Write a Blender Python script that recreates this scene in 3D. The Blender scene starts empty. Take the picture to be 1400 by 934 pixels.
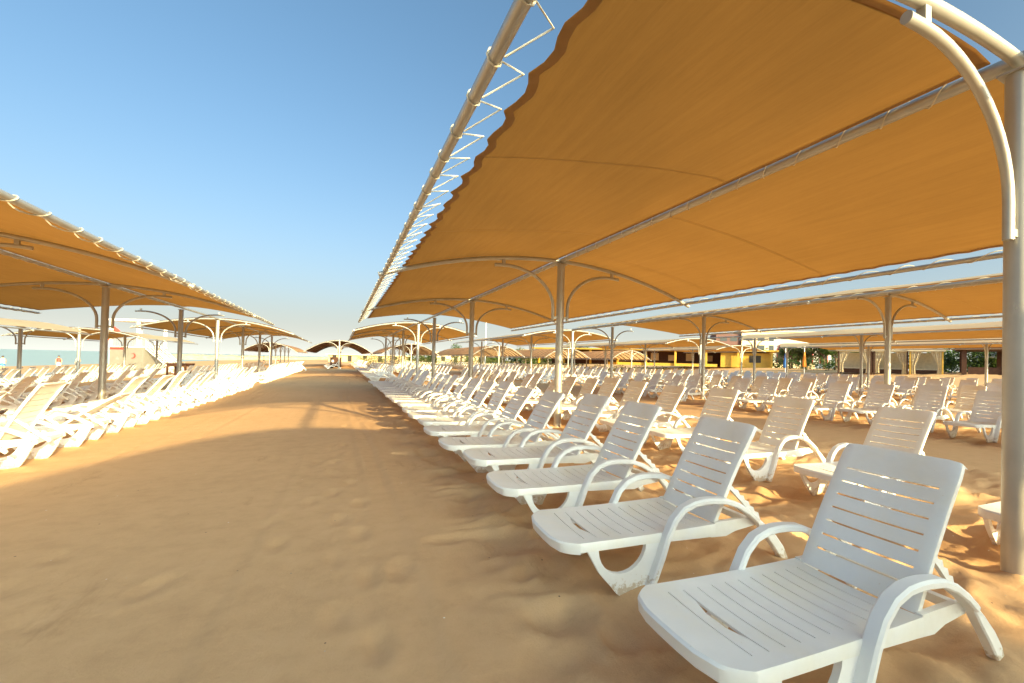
import bpy, bmesh, math, random
import numpy as np
from mathutils import Vector, Matrix
random.seed(7); RNG = np.random.default_rng(11)
S = bpy.context.scene
COL = S.collection
PI = math.pi
def rad(d): return math.radians(d)

# ------------------------------------------------------------------ camera
F_PX, YAW, PIT, ROL, CAM_H, SX, SY = 619.8, .4937, .0164, .0238, 1.4156, 99.87, 18.96
c, s = math.cos(YAW), math.sin(YAW)
rv = Vector((c, -s, 0)); fv = Vector((s, c, 0)); uv = Vector((0, 0, 1))
FW = fv*math.cos(PIT) + uv*math.sin(PIT); U2 = uv*math.cos(PIT) - fv*math.sin(PIT)
RR = rv*math.cos(ROL) + U2*math.sin(ROL); UU = U2*math.cos(ROL) - rv*math.sin(ROL)
CAMP = Vector((0, 0, CAM_H))
cam = bpy.data.objects.new('camera', bpy.data.cameras.new('camera')); COL.objects.link(cam)
m = Matrix.Identity(4)
for i in range(3):
    m[i][0] = RR[i]; m[i][1] = UU[i]; m[i][2] = -FW[i]; m[i][3] = CAMP[i]
cam.matrix_world = m
cam.data.sensor_width = 36; cam.data.lens = F_PX/1400*36
cam.data.shift_x = -SX/1400; cam.data.shift_y = SY/1400
cam.data.clip_start = .05; cam.data.clip_end = 60000
S.camera = cam
def project(p):
    d = Vector(p) - CAMP; w = d.dot(FW)
    if w < .05: return None
    return 700+SX+F_PX*d.dot(RR)/w, 467+SY-F_PX*d.dot(UU)/w, w

# ------------------------------------------------------------------ world and sun
SUN_FROM = Vector((4.7, -14.43, 3.6)).normalized()
w = bpy.data.worlds.new("World"); S.world = w; w.use_nodes = True
nt = w.node_tree; nt.nodes.clear()
sky = nt.nodes.new('ShaderNodeTexSky'); sky.sky_type = 'NISHITA'; sky.sun_disc = False
sky.sun_elevation = math.asin(SUN_FROM.z); sky.sun_rotation = math.atan2(SUN_FROM.x, SUN_FROM.y)
sky.air_density = .6; sky.dust_density = 10.0; sky.ozone_density = 4.0; sky.altitude = 0
bg = nt.nodes.new('ShaderNodeBackground'); bg.inputs[1].default_value = .12
ow = nt.nodes.new('ShaderNodeOutputWorld')
# warm white balance of the sky and a pale sea haze that thickens towards the horizon
wb = nt.nodes.new('ShaderNodeMix'); wb.data_type = 'RGBA'; wb.blend_type = 'MULTIPLY'; wb.inputs[0].default_value = 1
wb.inputs[7].default_value = (.86, .945, .73, 1); nt.links.new(sky.outputs[0], wb.inputs[6])
tcw = nt.nodes.new('ShaderNodeTexCoord'); sep = nt.nodes.new('ShaderNodeSeparateXYZ'); nt.links.new(tcw.outputs['Generated'], sep.inputs[0])
ab = nt.nodes.new('ShaderNodeMath'); ab.operation = 'ABSOLUTE'; nt.links.new(sep.outputs[2], ab.inputs[0])
dv = nt.nodes.new('ShaderNodeMath'); dv.operation = 'MULTIPLY'; dv.inputs[1].default_value = -1/.135; nt.links.new(ab.outputs[0], dv.inputs[0])
ex = nt.nodes.new('ShaderNodeMath'); ex.operation = 'EXPONENT'; nt.links.new(dv.outputs[0], ex.inputs[0])
hz = nt.nodes.new('ShaderNodeMix'); hz.data_type = 'RGBA'; hz.blend_type = 'ADD'; hz.clamp_result = False
hz.inputs[7].default_value = (1.74, 1.78, 1.58, 1); nt.links.new(ex.outputs[0], hz.inputs[0]); nt.links.new(wb.outputs[2], hz.inputs[6])
nt.links.new(hz.outputs[2], bg.inputs[0]); nt.links.new(bg.outputs[0], ow.inputs[0])
ld = bpy.data.lights.new('sun', 'SUN'); ld.energy = 2.65; ld.angle = rad(.6); ld.color = (1, .78, .38)
sun = bpy.data.objects.new('sun', ld); COL.objects.link(sun)
sun.rotation_euler = SUN_FROM.to_track_quat('Z', 'Y').to_euler()
S.view_settings.view_transform = 'Standard'; S.view_settings.look = 'None'
S.view_settings.exposure = 2.28; S.view_settings.gamma = 1
S.render.engine = 'CYCLES'
S.cycles.use_denoising = True
S.cycles.max_bounces = 8; S.cycles.diffuse_bounces = 5; S.cycles.transmission_bounces = 6

# ------------------------------------------------------------------ materials
def nodes(name):
    m = bpy.data.materials.new(name); m.use_nodes = True
    n = m.node_tree; b = n.nodes['Principled BSDF']
    return m, n, b, n.nodes['Material Output']
def noise(n, scale, detail=4, rough=.55, coord='Object', stretch=None):
    tc = n.nodes.new('ShaderNodeTexCoord'); src = tc.outputs[coord]
    if stretch:
        mp = n.nodes.new('ShaderNodeMapping'); mp.inputs['Scale'].default_value = stretch
        n.links.new(src, mp.inputs[0]); src = mp.outputs[0]
    t = n.nodes.new('ShaderNodeTexNoise'); t.inputs['Scale'].default_value = scale
    t.inputs['Detail'].default_value = detail; t.inputs['Roughness'].default_value = rough
    n.links.new(src, t.inputs['Vector']); return t
def ramp(n, fac, stops):
    r = n.nodes.new('ShaderNodeValToRGB'); e = r.color_ramp.elements
    e[0].position, e[0].color = stops[0][0], (*stops[0][1], 1)
    e[1].position, e[1].color = stops[-1][0], (*stops[-1][1], 1)
    for p, col in stops[1:-1]:
        k = e.new(p); k.color = (*col, 1)
    n.links.new(fac, r.inputs[0]); return r
def bump(n, h, b, strength=.3, dist=.01):
    k = n.nodes.new('ShaderNodeBump'); k.inputs['Strength'].default_value = strength; k.inputs['Distance'].default_value = dist
    n.links.new(h, k.inputs['Height']); n.links.new(k.outputs[0], b.inputs['Normal']); return k
def paint(name, col, rough=.5, var=.12, scale=6, metal=0, bmp=0, coord='Object'):
    m, n, b, o = nodes(name)
    t = noise(n, scale, coord=coord)
    lo = tuple(x*(1-var) for x in col); hi = tuple(min(1, x*(1+var)) for x in col)
    r = ramp(n, t.outputs[0], [(.3, lo), (.7, hi)])
    n.links.new(r.outputs[0], b.inputs['Base Color'])
    b.inputs['Roughness'].default_value = rough; b.inputs['Metallic'].default_value = metal
    if bmp: bump(n, t.outputs[0], b, bmp)
    return m
def translucent(name, col, tcol, mix, rough=.6, var=.1, scale=5, stretch=None, spec=.3, bmp=0, bscale=400):
    m, n, b, o = nodes(name)
    t = noise(n, scale, stretch=stretch)
    r = ramp(n, t.outputs[0], [(.3, tuple(x*(1-var) for x in col)), (.7, tuple(min(1, x*(1+var)) for x in col))])
    r2 = ramp(n, t.outputs[0], [(.3, tuple(x*(1-var) for x in tcol)), (.7, tuple(min(1, x*(1+var)) for x in tcol))])
    n.links.new(r.outputs[0], b.inputs['Base Color']); b.inputs['Roughness'].default_value = rough
    b.inputs['Specular IOR Level'].default_value = spec
    tr = n.nodes.new('ShaderNodeBsdfTranslucent'); n.links.new(r2.outputs[0], tr.inputs[0])
    mx = n.nodes.new('ShaderNodeMixShader'); mx.inputs[0].default_value = mix
    n.links.new(b.outputs[0], mx.inputs[1]); n.links.new(tr.outputs[0], mx.inputs[2]); n.links.new(mx.outputs[0], o.inputs[0])
    if bmp:
        k = noise(n, bscale, 2, stretch=stretch); bump(n, k.outputs[0], b, bmp, .004)
    return m
M = {}
M['plastic'] = translucent('white_plastic', (.94, .935, .92), (.80, .66, .42), .12, .36, .03, 9, spec=.45)
M['plastic_leg'] = translucent('white_plastic_leg', (.92, .91, .89), (.80, .66, .42), .1, .42, .03, 9, spec=.4)
def grit():      # grains of sand and a little yellowing on the plastic
    n = M['plastic'].node_tree; b = n.nodes['Principled BSDF']; src = b.inputs['Base Color'].links[0].from_socket
    g = noise(n, 70, 3, .8); r = ramp(n, g.outputs[0], [(.66, (1, 1, 1)), (.74, (.80, .68, .50))])
    y = noise(n, 2.2, 4, .6); r2 = ramp(n, y.outputs[0], [(.45, (1, 1, 1)), (.75, (.93, .89, .80))])
    for q, k in ((r, .55), (r2, 1)):
        mx = n.nodes.new('ShaderNodeMix'); mx.data_type = 'RGBA'; mx.blend_type = 'MULTIPLY'; mx.inputs[0].default_value = k
        n.links.new(src, mx.inputs[6]); n.links.new(q.outputs[0], mx.inputs[7]); src = mx.outputs[2]
    n.links.new(src, b.inputs['Base Color'])
grit()
def scuff():
    n = M['plastic_leg'].node_tree; b = n.nodes['Principled BSDF']; src = b.inputs['Base Color'].links[0].from_socket
    tc = n.nodes.new('ShaderNodeTexCoord'); sp = n.nodes.new('ShaderNodeSeparateXYZ'); n.links.new(tc.outputs['Object'], sp.inputs[0])
    t = noise(n, 24, 5, .7); ma = n.nodes.new('ShaderNodeMath'); ma.operation = 'MULTIPLY_ADD'; ma.inputs[1].default_value = -2.2; ma.inputs[2].default_value = .12
    n.links.new(sp.outputs[2], ma.inputs[0]); ad = n.nodes.new('ShaderNodeMath'); ad.operation = 'ADD'; n.links.new(ma.outputs[0], ad.inputs[0]); n.links.new(t.outputs[0], ad.inputs[1])
    r = ramp(n, ad.outputs[0], [(.50, (1, 1, 1)), (.60, (.62, .48, .32))])
    mx = n.nodes.new('ShaderNodeMix'); mx.data_type = 'RGBA'; mx.blend_type = 'MULTIPLY'; mx.inputs[0].default_value = .8
    n.links.new(src, mx.inputs[6]); n.links.new(r.outputs[0], mx.inputs[7]); n.links.new(mx.outputs[2], b.inputs['Base Color'])
scuff()
# sunshade cloth: fine weave streaks
def cloth(name, col, tcol, mix):
    m, n, b, o = nodes(name)
    t1 = noise(n, 1.0, 6, .65, stretch=(14, .8, 1)); t2 = noise(n, .6, 3); t3 = noise(n, 90, 2, stretch=(1, .12, .15))
    a = n.nodes.new('ShaderNodeMath'); a.operation = 'MULTIPLY_ADD'; a.inputs[1].default_value = .5
    n.links.new(t1.outputs[0], a.inputs[0])
    a2 = n.nodes.new('ShaderNodeMath'); a2.operation = 'MULTIPLY_ADD'; a2.inputs[1].default_value = .3
    n.links.new(t2.outputs[0], a2.inputs[0])
    a3 = n.nodes.new('ShaderNodeMath'); a3.operation = 'MULTIPLY'; a3.inputs[1].default_value = .2
    n.links.new(t3.outputs[0], a3.inputs[0]); n.links.new(a3.outputs[0], a2.inputs[2]); n.links.new(a2.outputs[0], a.inputs[2])
    f = lambda cc, k: tuple(min(1, x*k) for x in cc)
    r = ramp(n, a.outputs[0], [(.36, f(col, .88)), (.64, f(col, 1.10))])
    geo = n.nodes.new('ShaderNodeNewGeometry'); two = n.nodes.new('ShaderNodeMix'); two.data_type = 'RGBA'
    two.inputs[6].default_value = (.88, .73, .50, 1)      # upper face: sunlit cream look painted into its colour
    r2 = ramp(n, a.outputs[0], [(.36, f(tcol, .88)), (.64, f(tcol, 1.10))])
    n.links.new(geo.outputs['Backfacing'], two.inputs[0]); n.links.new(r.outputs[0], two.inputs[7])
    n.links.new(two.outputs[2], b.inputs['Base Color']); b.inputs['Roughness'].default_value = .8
    b.inputs['Specular IOR Level'].default_value = .15
    tr = n.nodes.new('ShaderNodeBsdfTranslucent'); n.links.new(r2.outputs[0], tr.inputs[0])
    mx = n.nodes.new('ShaderNodeMixShader'); mx.inputs[0].default_value = mix
    n.links.new(b.outputs[0], mx.inputs[1]); n.links.new(tr.outputs[0], mx.inputs[2]); n.links.new(mx.outputs[0], o.inputs[0])
    bump(n, a.outputs[0], b, .5, .012)
    return m
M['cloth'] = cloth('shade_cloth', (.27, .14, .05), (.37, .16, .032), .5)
M['hem'] = translucent('cloth_hem', (.34, .20, .08), (.40, .2, .05), .25, .9)
M['reed'] = translucent('reed_cloth', (.60, .40, .22), (.85, .52, .26), .5, .9, .25, 3)
M['steel'] = paint('galvanised_steel', (.42, .40, .36), .42, .07, 5, .5)
M['rope'] = paint('lacing_rope', (.58, .52, .40), .85)
M['wood'] = paint('dark_wood', (.075, .03, .015), .7, .3, 5)
M['white'] = paint('white_paint', (.8, .78, .74), .5, .06)
M['panel'] = paint('tower_panel', (.20, .19, .165), .6, .08, 2)
M['red'] = paint('red_paint', (.62, .04, .03), .6)
M['orange'] = paint('orange_cloth', (.75, .25, .03), .8)
M['yellow'] = paint('yellow_paint', (.50, .31, .045), .6, .1, 2)
M['yellow_cloth'] = paint('yellow_cloth', (.85, .65, .04), .8)
M['blue'] = paint('blue_cloth', (.05, .2, .6), .8)
M['cream'] = paint('cream_wall', (.72, .58, .38), .8, .08, 1)
M['curtain'] = translucent('curtain_cloth', (.78, .72, .60), (.8, .7, .5), .35, .9)
M['dark'] = paint('dark_opening', (.03, .025, .02), .7)
M['glass'] = paint('window_glass', (.06, .07, .08), .15)
M['plum'] = paint('plum_render', (.13, .065, .06), .8)
M['grey_emblem'] = paint('grey_emblem', (.25, .24, .23), .7)
M['leaf'] = translucent('leaf_green', (.05, .085, .02), (.12, .2, .03), .3, .6, .45, 1.2)
M['leaf2'] = translucent('leaf_olive', (.10, .105, .03), (.2, .22, .05), .3, .6, .4, 1.2)
M['bark'] = paint('bark', (.13, .09, .06), .9, .3, 8, bmp=.5)
M['skin'] = paint('skin', (.50, .28, .18), .6)
M['hair'] = paint('hair', (.03, .02, .015), .7)
M['rock'] = paint('mole_rock', (.55, .42, .24), .9, .25, .4)
M['towel'] = paint('towel_cloth', (.30, .30, .40), .9, .3, 9)
# sand
def sand_mat():
    m, n, b, o = nodes('sand')
    big = noise(n, .35, 5); mid = noise(n, 5.0, 9, .68); fine = noise(n, 75, 7, .78); streak = noise(n, 1.1, 5, stretch=(5, .35, 1))
    mix = n.nodes.new('ShaderNodeMath'); mix.operation = 'MULTIPLY_ADD'; mix.inputs[1].default_value = .45
    n.links.new(mid.outputs[0], mix.inputs[0])
    m2 = n.nodes.new('ShaderNodeMath'); m2.operation = 'MULTIPLY_ADD'; m2.inputs[1].default_value = .35
    n.links.new(big.outputs[0], m2.inputs[0])
    m3 = n.nodes.new('ShaderNodeMath'); m3.operation = 'MULTIPLY'; m3.inputs[1].default_value = .2
    n.links.new(fine.outputs[0], m3.inputs[0]); n.links.new(m3.outputs[0], m2.inputs[2]); n.links.new(m2.outputs[0], mix.inputs[2])
    r = ramp(n, mix.outputs[0], [(.3, (.53, .324, .168)), (.5, (.64, .398, .21)), (.7, (.695, .444, .245))])
    tc = n.nodes.new('ShaderNodeTexCoord'); vo = n.nodes.new('ShaderNodeTexVoronoi'); vo.inputs['Scale'].default_value = 9
    n.links.new(tc.outputs['Object'], vo.inputs['Vector'])
    sp = n.nodes.new('ShaderNodeMath'); sp.operation = 'LESS_THAN'; sp.inputs[1].default_value = .055; n.links.new(vo.outputs['Distance'], sp.inputs[0])
    sel = n.nodes.new('ShaderNodeSeparateColor'); n.links.new(vo.outputs['Color'], sel.inputs[0])
    rare = n.nodes.new('ShaderNodeMath'); rare.operation = 'GREATER_THAN'; rare.inputs[1].default_value = .72; n.links.new(sel.outputs[0], rare.inputs[0])
    both = n.nodes.new('ShaderNodeMath'); both.operation = 'MULTIPLY'; n.links.new(sp.outputs[0], both.inputs[0]); n.links.new(rare.outputs[0], both.inputs[1])
    tone = ramp(n, sel.outputs[1], [(.4, (.16, .10, .06)), (.7, (.80, .72, .60))])
    sm = n.nodes.new('ShaderNodeMix'); sm.data_type = 'RGBA'; n.links.new(both.outputs[0], sm.inputs[0]); n.links.new(r.outputs[0], sm.inputs[6]); n.links.new(tone.outputs[0], sm.inputs[7])
    scuff_shade = noise(n, .8, 7, .72, stretch=(2.2, .6, 1)); dr = ramp(n, scuff_shade.outputs[0], [(.60, (1, 1, 1)), (.74, (.78, .74, .70))])  # random dark patches painted in for the shading of scuffs and small relief
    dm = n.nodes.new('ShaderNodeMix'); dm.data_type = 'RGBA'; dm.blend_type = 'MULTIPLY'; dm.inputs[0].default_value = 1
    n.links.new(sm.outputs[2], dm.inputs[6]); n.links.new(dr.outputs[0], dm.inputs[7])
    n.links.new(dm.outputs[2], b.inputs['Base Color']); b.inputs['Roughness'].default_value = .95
    b.inputs['Specular IOR Level'].default_value = .1
    k1 = n.nodes.new('ShaderNodeBump'); k1.inputs['Strength'].default_value = .4; k1.inputs['Distance'].default_value = .022
    n.links.new(mid.outputs[0], k1.inputs['Height'])
    k2 = n.nodes.new('ShaderNodeBump'); k2.inputs['Strength'].default_value = .6; k2.inputs['Distance'].default_value = .008
    n.links.new(fine.outputs[0], k2.inputs['Height']); n.links.new(k1.outputs[0], k2.inputs['Normal'])
    k3 = n.nodes.new('ShaderNodeBump'); k3.inputs['Strength'].default_value = .25; k3.inputs['Distance'].default_value = .02
    n.links.new(streak.outputs[0], k3.inputs['Height']); n.links.new(k2.outputs[0], k3.inputs['Normal'])
    n.links.new(k3.outputs[0], b.inputs['Normal'])
    return m
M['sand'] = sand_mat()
def water_mat():
    m, n, b, o = nodes('sea_water')
    b.inputs['Base Color'].default_value = (.36, .46, .46, 1); b.inputs['Roughness'].default_value = .5
    t = noise(n, .35, 5, .6, stretch=(.6, 1.6, 1)); bump(n, t.outputs[0], b, .5, .4)
    return m
M['water'] = water_mat()

# ------------------------------------------------------------------ object helpers
def finish(bm, name, mat, parent=None, smooth=40, loc=None):
    me = bpy.data.meshes.new(name)
    bm.normal_update(); bm.to_mesh(me); bm.free()
    mats = mat if isinstance(mat, (list, tuple)) else [mat]
    for k in mats: me.materials.append(M[k])
    if smooth:
        me.polygons.foreach_set('use_smooth', [True]*len(me.polygons))
        me.set_sharp_from_angle(angle=rad(smooth))
    o = bpy.data.objects.new(name, me); COL.objects.link(o)
    if parent: o.parent = parent
    if loc: o.location = loc
    return o
def tag(o, label=None, cat=None, group=None, kind=None):
    if label: o['label'] = label
    if cat: o['category'] = cat
    if group: o['group'] = group
    if kind: o['kind'] = kind
    return o
def empty(name, loc, label, cat, group=None, rz=0):
    o = bpy.data.objects.new(name, None); COL.objects.link(o); o.empty_display_size = .2
    o.location = loc; o.rotation_euler = (0, 0, rz)
    return tag(o, label, cat, group)
KIDS = {}
def kids(o): return [x for x in bpy.data.objects if x.parent is o]
def tree_of(o): return (o, [tree_of(k) for k in kids(o)])
def copy_tree(t, parent=None):
    o = t[0].copy(); COL.objects.link(o)
    if parent: o.parent = parent
    for k in t[1]: copy_tree(k, o)
    return o
def box(bm, x0, x1, y0, y1, z0, z1, mat=0):
    v = [bm.verts.new((x, y, z)) for z in (z0, z1) for y in (y0, y1) for x in (x0, x1)]
    for q in ((0, 2, 3, 1), (4, 5, 7, 6), (0, 1, 5, 4), (2, 6, 7, 3), (0, 4, 6, 2), (1, 3, 7, 5)):
        f = bm.faces.new([v[i] for i in q]); f.material_index = mat
def tube(bm, pts, r, n=8, closed=False, mat=0, caps=True):
    pts = [Vector(p) for p in pts]; rings = []; N = len(pts)
    rr = r if isinstance(r, (list, tuple)) else [r]*N
    prev = None
    for i, p in enumerate(pts):
        if closed: t = pts[(i+1) % N] - pts[i-1]
        else: t = pts[min(i+1, N-1)] - pts[max(i-1, 0)]
        t.normalize()
        if prev is None:
            a = Vector((0, 0, 1)) if abs(t.z) < .9 else Vector((1, 0, 0))
            u = t.cross(a).normalized()
        else:
            u = (prev - t*prev.dot(t)).normalized()
        prev = u; vv = t.cross(u)
        rings.append([bm.verts.new(p + u*math.cos(2*PI*k/n)*rr[i] + vv*math.sin(2*PI*k/n)*rr[i]) for k in range(n)])
    for i in range(N if closed else N-1):
        a, b = rings[i], rings[(i+1) % N]
        for k in range(n):
            f = bm.faces.new((a[k], a[(k+1) % n], b[(k+1) % n], b[k])); f.material_index = mat
    if caps and not closed:
        bm.faces.new(rings[0][::-1]).material_index = mat; bm.faces.new(rings[-1]).material_index = mat
def sweep_rect(bm, path, wv, th, v0):
    """band in the (u,z) plane, width wv along y centred at v0, thickness th (number or list); rounded a little at its edges"""
    N = len(path); P = [Vector((p[0], 0, p[1])) for p in path]; rings = []
    e = .012
    for i, p in enumerate(P):
        t = (P[min(i+1, N-1)] - P[max(i-1, 0)]).normalized(); nn = Vector((-t.z, 0, t.x))
        h = (th[i] if isinstance(th, (list, tuple)) else th)/2; b = wv/2
        prof = [(-b, -h+e*.6), (-b, h-e), (-b+e, h), (b-e, h), (b, h-e), (b, -h+e*.6), (b-e*.6, -h), (-b+e*.6, -h)]
        rings.append([bm.verts.new(p + nn*q + Vector((0, v0+y, 0))) for y, q in prof])
    k = len(rings[0])
    for i in range(N-1):
        for j in range(k): bm.faces.new((rings[i][j], rings[i][(j+1) % k], rings[i+1][(j+1) % k], rings[i+1][j]))
    bm.faces.new(rings[0][::-1]); bm.faces.new(rings[-1])
def ring_plate(bm, outer, inner, v0, th):
    """closed plate between two polylines of equal count in the (u,z) plane"""
    n = len(outer); L = []
    for y in (v0-th/2, v0+th/2):
        L.append(([bm.verts.new((a, y, b)) for a, b in outer], [bm.verts.new((a, y, b)) for a, b in inner]))
    for i in range(n-1):
        (o0, i0), (o1, i1) = L
        bm.faces.new((o0[i], o0[i+1], i0[i+1], i0[i])); bm.faces.new((o1[i], i1[i], i1[i+1], o1[i+1]))
        bm.faces.new((o0[i], o1[i], o1[i+1], o0[i+1])); bm.faces.new((i0[i], i0[i+1], i1[i+1], i1[i]))
    for i in (0, n-1):
        (o0, i0), (o1, i1) = L
        bm.faces.new((o0[i], i0[i], i1[i], o1[i]))
    bmesh.ops.recalc_face_normals(bm, faces=bm.faces)
def prism(bm, poly, v0, v1, mat=0):
    a = [bm.verts.new((x, v0, z)) for x, z in poly]; b = [bm.verts.new((x, v1, z)) for x, z in poly]
    bm.faces.new(a).material_index = mat; bm.faces.new(b[::-1]).material_index = mat
    for i in range(len(poly)):
        j = (i+1) % len(poly); bm.faces.new((a[j], a[i], b[i], b[j])).material_index = mat
    bmesh.ops.recalc_face_normals(bm, faces=bm.faces)

ORD = ['nearest', 'second', 'third', 'fourth', 'fifth', 'sixth', 'seventh', 'eighth', 'ninth', 'tenth', 'eleventh', 'twelfth', 'thirteenth', 'fourteenth', 'fifteenth', 'sixteenth',
       'seventeenth', 'eighteenth', 'nineteenth', 'twentieth', 'twenty-first', 'twenty-second', 'twenty-third', 'twenty-fourth', 'twenty-fifth', 'twenty-sixth'] + ['twenty-seventh', 'twenty-eighth', 'twenty-ninth', 'thirtieth', 'thirty-first', 'thirty-second', 'thirty-third', 'thirty-fourth', 'thirty-fifth', 'thirty-sixth']
SPOTS = []      # (row phrase, x, y, rz, back angle or None)
def row(name, xf, y0, y1, step, first=(), jit=.05, back=None, skip=.0):
    y = y0; L = list(first)
    if L: y = L[-1][0]+step
    while y < y1:
        L.append((y+random.uniform(-jit, jit), random.gauss(0, .045)))
        y += step*random.uniform(.93, 1.07)
    for k, (yy, rz) in enumerate(L):
        if random.random() < skip and k > 6: continue
        SPOTS.append((name, xf+random.uniform(-.05, .05) if k > 1 else xf, yy, rz, None if back is None or k not in back else back[k]))
row('aisle row, largest canopy', 1.166, 0, 24, 1.08, [(1.4456, -.031), (2.735, -.051), (3.86, -.03), (4.88, -.02), (5.98, 0), (7.08, .02), (8.14, 0)])
row('inner row, largest canopy', 4.25, 0, 24, 1.12, [(1.32, .0), (2.95, -.03), (4.32, 0), (5.62, .02), (7.0, 0), (8.2, 0), (9.3, .02)])
row('aisle row, second canopy along', 1.3, 29, 52, 1.15); row('inner row, second canopy along', 4.5, 29, 52, 1.15)
row('front row, canopy across the strip', 11.2, 2.2, 22, 1.22, skip=.06)
row('back row, canopy across the strip', 14.4, 1.2, 22, 1.22, skip=.06)
row('front row, second canopy across the strip', 11.2, 27.5, 50, 1.25, skip=.05); row('back row, second canopy across the strip', 14.4, 27.5, 50, 1.25, skip=.05)
row('front row, third canopy line', 23.1, 6, 24, 1.25, skip=.06); row('back row, third canopy line', 26.4, 6, 24, 1.25, skip=.06)
row('front row, third line past its gap', 23.1, 28, 50, 1.3, skip=.05); row('back row, third line past its gap', 26.4, 28, 50, 1.3, skip=.05)
row('front row, canopy line by the cabanas', 34.2, 11, 44, 1.4, skip=.1); row('back row, canopy line by the cabanas', 37.6, 11, 44, 1.4, skip=.1)
row('aisle row, seaward canopy', -4.78, 6, 25, 1.3, [(7.0, .02), (8.4, .0), (9.8, .03), (11.25, 0), (12.5, 0), (13.8, 0)], back={2: .62})
row('outer row, seaward canopy', -8.0, 7, 25, 1.4, back={5: .5}, skip=.05)
row('aisle row, second seaward canopy', -4.78, 29, 54, 1.12, back={4: .1}); row('outer row, second seaward canopy', -8.0, 29, 54, 1.12)
row('inland row, canopy by the lifeguard tower', -15.1, 19, 58, 1.3, skip=.1); row('shore row, canopy by the lifeguard tower', -18.4, 22, 58, 1.35, skip=.1)
for k_, (xa, xb, ya) in enumerate(((-1.8, 1.3, 62), (6.2, 9.4, 65), (16, 19.5, 58), (26, 29.5, 58))):
    row(f'seaward row, {ORD[k_]} ribbed canopy', xa, ya, 92, 1.4); row(f'landward row, {ORD[k_]} ribbed canopy', xb, ya, 92, 1.4)
# ------------------------------------------------------------------ ground
def gnoise(x, y, seed):
    """smooth value-gradient noise on arrays"""
    r = np.random.default_rng(seed); T = r.uniform(-1, 1, (64, 64))
    xi = np.floor(x).astype(int); yi = np.floor(y).astype(int); fx = x-xi; fy = y-yi
    fx = fx*fx*fx*(fx*(fx*6-15)+10); fy = fy*fy*fy*(fy*(fy*6-15)+10)
    g = lambda a, b: T[a % 64, b % 64]
    return (g(xi, yi)*(1-fx)+g(xi+1, yi)*fx)*(1-fy)+(g(xi, yi+1)*(1-fx)+g(xi+1, yi+1)*fx)*fy
def base_z(x, y=0):
    x = np.asarray(x, float)
    z = np.where(x < -3, np.where(x > -16, -.045*(-x-3), -.585-.031*(-x-16)), 0)
    z = np.where(x > 42, np.minimum((x-42)*.09, 1.3), z)
    return np.maximum(z, -2.6)
def gz(x, y=0): return float(base_z(x))
def sstep(a, b, x):
    t = np.clip((x-a)/(b-a), 0, 1); return t*t*(3-2*t)
def axis(segs):
    out = [segs[0][0]]
    for a, b, st0, st1 in segs:
        x = a
        while x < b-1e-6:
            t = (x-a)/(b-a); x += st0+(st1-st0)*t
            out.append(min(x, b))
    return np.array(sorted(set(np.round(out, 4))))
ax_x = np.concatenate([-axis([(5, 9, .07, .2), (9, 60, .25, 3), (60, 700, 5, 60)])[::-1],
                       axis([(-4.95, -.6, .065, .05), (-.6, 4.9, .04, .04), (4.9, 9, .06, .16), (9, 30, .2, .6), (30, 120, 1, 6), (120, 900, 10, 90)])])
ax_y = np.concatenate([-axis([(0, 5, .3, .5), (5, 60, 1, 8)])[::-1][:-1], axis([(0, .8, .1, .05), (.8, 6, .04, .045), (6, 14, .05, .13), (14, 40, .15, .6), (40, 160, .8, 6), (160, 3000, 10, 200)])])
GX, GY = np.meshgrid(ax_x, ax_y)
Z = base_z(GX)
lit = sstep(.5, 1.3, GX)*(1-sstep(8.0, 8.8, GX)) + sstep(10.2, 11.2, GX) + (1-sstep(-4.6, -3.4, GX))
lit = np.clip(lit, 0, 1); lit *= 1-.2*sstep(.4, .8, GX)*(1-sstep(1.9, 2.5, GX)); near = 1-sstep(25, 60, GY)
for sc, am, sd in ((.9, .035, 1), (2.1, .022, 2)):
    Z += near*lit*am*gnoise(GX*sc+3, GY*sc+7, sd)
wx = GX+.12*gnoise(GX*2.5, GY*2.5, 21); wy = GY+.12*gnoise(GX*2.5+9, GY*2.5, 22)
for sc, am, sd in ((2.6, .075, 23), (5.2, .042, 24), (10.5, .016, 25)):      # sharp little ridges between trodden hollows
    Z += near*lit*am*(.35-np.abs(gnoise(wx*sc+5, wy*sc+1, sd)))
Z += near*(1-lit)*(.010*gnoise(GX*.7, GY*.25, 5)+.003*gnoise(GX*3.1, GY*.4, 6)+.0012*gnoise(GX*9, GY*1.2, 8))
# footprints: pressed hollows with a soft rim
fp = []
for k in range(260):      # trodden sand round the loungers
    fp.append((random.uniform(.75, 8.2), random.uniform(.3, 15), random.uniform(.015, .035), random.uniform(.09, .14), random.uniform(.05, .075), random.uniform(0, PI)))
def trail(x, y, hx, hy, n, st, d, jit=.03):
    l = math.hypot(hx, hy); hx /= l; hy /= l
    for k in range(n):
        sd = .09*(1 if k % 2 else -1)
        fp.append((x+hx*st*k-hy*sd+random.uniform(-jit, jit), y+hy*st*k+hx*sd+random.uniform(-jit, jit), d*random.uniform(.6, 1.2), .12, .05, math.atan2(hy, hx)))
trail(.15, 2.4, -.02, 1, 16, .42, .017, .05); trail(-1.9, 2.4, -.25, 1, 12, .55, .011, .05); trail(-1.0, 1.5, -.25, 1, 9, .5, .013, .06); trail(-.4, 4.0, .1, 1, 14, .6, .012, .06)
for k in range(34): fp.append((random.uniform(-4.5, .6), random.uniform(1, 22), random.uniform(.006, .018), .13, .06, random.uniform(1.2, 1.9)))
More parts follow.
